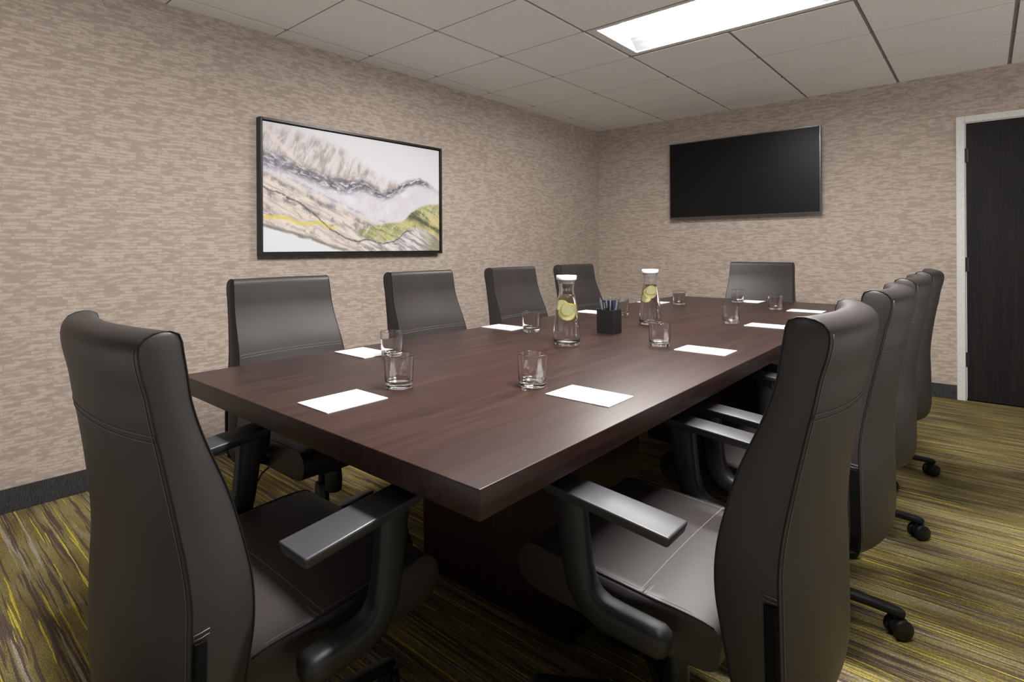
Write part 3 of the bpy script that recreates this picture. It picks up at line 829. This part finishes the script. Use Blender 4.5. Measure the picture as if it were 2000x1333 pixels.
def make_carafe():
    root = empty('carafe')
    outer = [(0,.0015),(.040,.001),(.0475,0),(.0500,.003),(.0512,.012),(.0508,.040),(.0485,.075),(.0445,.115),(.0395,.150),(.0335,.180),(.0288,.200),(.0275,.210),(.0285,.222),(.0315,.238),(.0346,.2475),(.0350,.249),(.0346,.2497)]
    inner = [(.0341,.249),(.0335,.2475),(.0300,.238),(.0269,.222),(.0258,.210),(.0271,.200),(.0318,.180),(.0378,.150),(.0428,.115),(.0468,.075),(.0490,.040),(.0492,.018),(.0470,.012),(.030,.0095),(0,.009)]
    bm = bmesh.new(); lathe(bm, outer+inner, 56); from_bm('bottle', bm, MT['glass'], root, True)
    bm = bmesh.new()
    lathe(bm, [(0,.0094),(.030,.0099),(.0469,.0124),(.0489,.018),(.0487,.040),(.0465,.075),(.0425,.115),(.0375,.150),(.0315,.180),(.0282,.194),(0,.194)], 56)
    from_bm('water', bm, MT['water'], root, True)
    bm = bmesh.new()
    lathe(bm, [(0,.236),(.0265,.236),(.0298,.243),(.0330,.2495),(.0375,.2505),(.0385,.254),(.0390,.2655),(.0375,.268),(0,.268)], 40)
    tag(from_bm('lid', bm, MT['white'], root, True, 40), 'white plastic lid')
    return root
def make_lemon(parent, loc, rot, R=.026):
    bm = bmesh.new(); lathe(bm, [(0,-.0022),(R*.9,-.0022),(R*.9,.0022),(0,.0022)], 30)
    o = from_bm('lemon_slice', bm, MT['lemon_flesh'], parent, True, 40); o.location = loc; o.rotation_euler = rot
    bm = bmesh.new()
    lathe(bm, [(R*.9,-.0026),(R,-.0020),(R*1.01,0),(R,.0020),(R*.9,.0026),(R*.9,-.0026)], 30)
    from_bm('rind', bm, MT['lemon_rind'], o, True, 60)
    for k in range(8):
        pass
    return o
for i, (x, y, zr, lab) in enumerate([(-1.172,1.862,0,'near glass carafe of water with lemon slices and a white lid'), (-1.183,2.630,1,'far glass carafe of water with lemon slices and a white lid')]):
    c = make_carafe(); c.location = (x, y, TZ+.0002); tag(c, lab, 'carafe', 'water carafes on the table')
    fwd = math.atan2(-y, -x)       # slices face roughly towards the near end
    if i == 0:
        sl = [((.004,.010,.132), (PI/2+.15, .1, .75), .0265), ((-.012,-.008,.150), (PI/2-.1, .5, .2), .0215), ((.010,-.014,.138), (PI/2+.1, 0, .95), .0245), ((.0,-.002,.118), (PI/2-.45, .1, .9), .0265)]
    else:
        sl = [((.006,-.006,.165), (PI/2+.2, .1, .7), .0215), ((-.006,.004,.148), (PI/2-.2, .2, .9), .0250), ((-.014,-.008,.125), (PI/2, .4, .4), .0190)]
    for q, (l, r, R) in enumerate(sl):
        s = make_lemon(None, (x+l[0], y+l[1], TZ+l[2]), r, R)
        tag(s, 'lemon slice in the %s carafe, %s' % ('near' if i == 0 else 'far', (['frontmost and round', 'small one at the upper left', 'upper one turned aside', 'lowest, lying tilted'] if i == 0 else ['highest', 'middle one', 'lowest, hanging at the left'])[q]), 'lemon slice', 'lemon slices in the %s carafe' % ('near' if i == 0 else 'far'))
# pen cup and pens
cx, cy = -1.197, 2.245; S = .039; PH = .104
bm = bmesh.new()
t = .004
box(bm, -S, S, -S, S, 0, t, .0008, 1)
box(bm, -S, -S+t, -S, S, t, PH, .0008, 1); box(bm, S-t, S, -S, S, t, PH, .0008, 1); box(bm, -S+t, S-t, -S, -S+t, t, PH, .0008, 1); box(bm, -S+t, S-t, S-t, S, t, PH, .0008, 1)
cup = from_bm('pen_cup', bm, MT['cup']); cup.location = (cx, cy, TZ+.0002)
tag(cup, 'square black pen cup filled with pens between the two carafes', 'pen cup')
def make_pen(mat):
    bm = bmesh.new(); lathe(bm, [(0,0),(.0015,.002),(.004,.014),(.0046,.03),(.0048,.135),(.0046,.140),(0,.141)], 12)
    o = from_bm('pen', bm, mat, None, True, 50)
    bm = bmesh.new(); box(bm, -.0012, .0012, .0048, .0068, .098, .136, .0005, 1); box(bm, -.0012, .0012, .003, .0068, .132, .136)
    from_bm('clip', bm, MT['chrome'], o)
    bm = bmesh.new(); lathe(bm, [(0,.139),(.0026,.139),(.0026,.146),(.0018,.148),(0,.148)], 10); from_bm('push_button', bm, MT['chrome'], o, True, 40)
    return o
pens = {}
names = {'pen_b': 'blue-black', 'pen_k': 'black', 'pen_g': 'slate-blue'}
right = Vector((math.cos(YAW), math.sin(YAW))); away = Vector((-math.sin(YAW), math.cos(YAW)))
# (sideways, depth) position in the cup seen from the near end, leftmost first
spots = [(-.030,-.006,'pen_g'),(-.026,.010,'pen_g'),(-.019,-.014,'pen_k'),(-.012,.016,'pen_g'),(-.007,-.020,'pen_k'),(-.001,.004,'pen_b'),
         (.006,-.018,'pen_k'),(.010,.018,'pen_g'),(.016,-.010,'pen_b'),(.021,.008,'pen_g'),(.026,-.006,'pen_g'),(.031,.003,'pen_k')]
ords = ['leftmost','second from left','third from left','fourth from left','fifth from left','sixth from left','seventh from left','fifth from right','fourth from right','third from right','second from right','rightmost']
for i, (a, b, k) in enumerate(spots):
    if k in pens: o = copy_tree(pens[k])
    else: o = pens[k] = make_pen(MT[k])
    top = right*a+away*b; bot = top*.42; top = top*1.08
    d = Vector((top.x-bot.x, top.y-bot.y, .100)).normalized()
    o.rotation_mode = 'QUATERNION'
    o.rotation_quaternion = d.to_track_quat('Z', 'Y') @ Matrix.Rotation(i*1.7, 3, 'Z').to_quaternion()
    o.location = (cx+bot.x, cy+bot.y, TZ+.0066)
    tag(o, '%s pen in the square black cup, %s' % (names[k], ords[i]), 'pen', 'pens in the black cup')
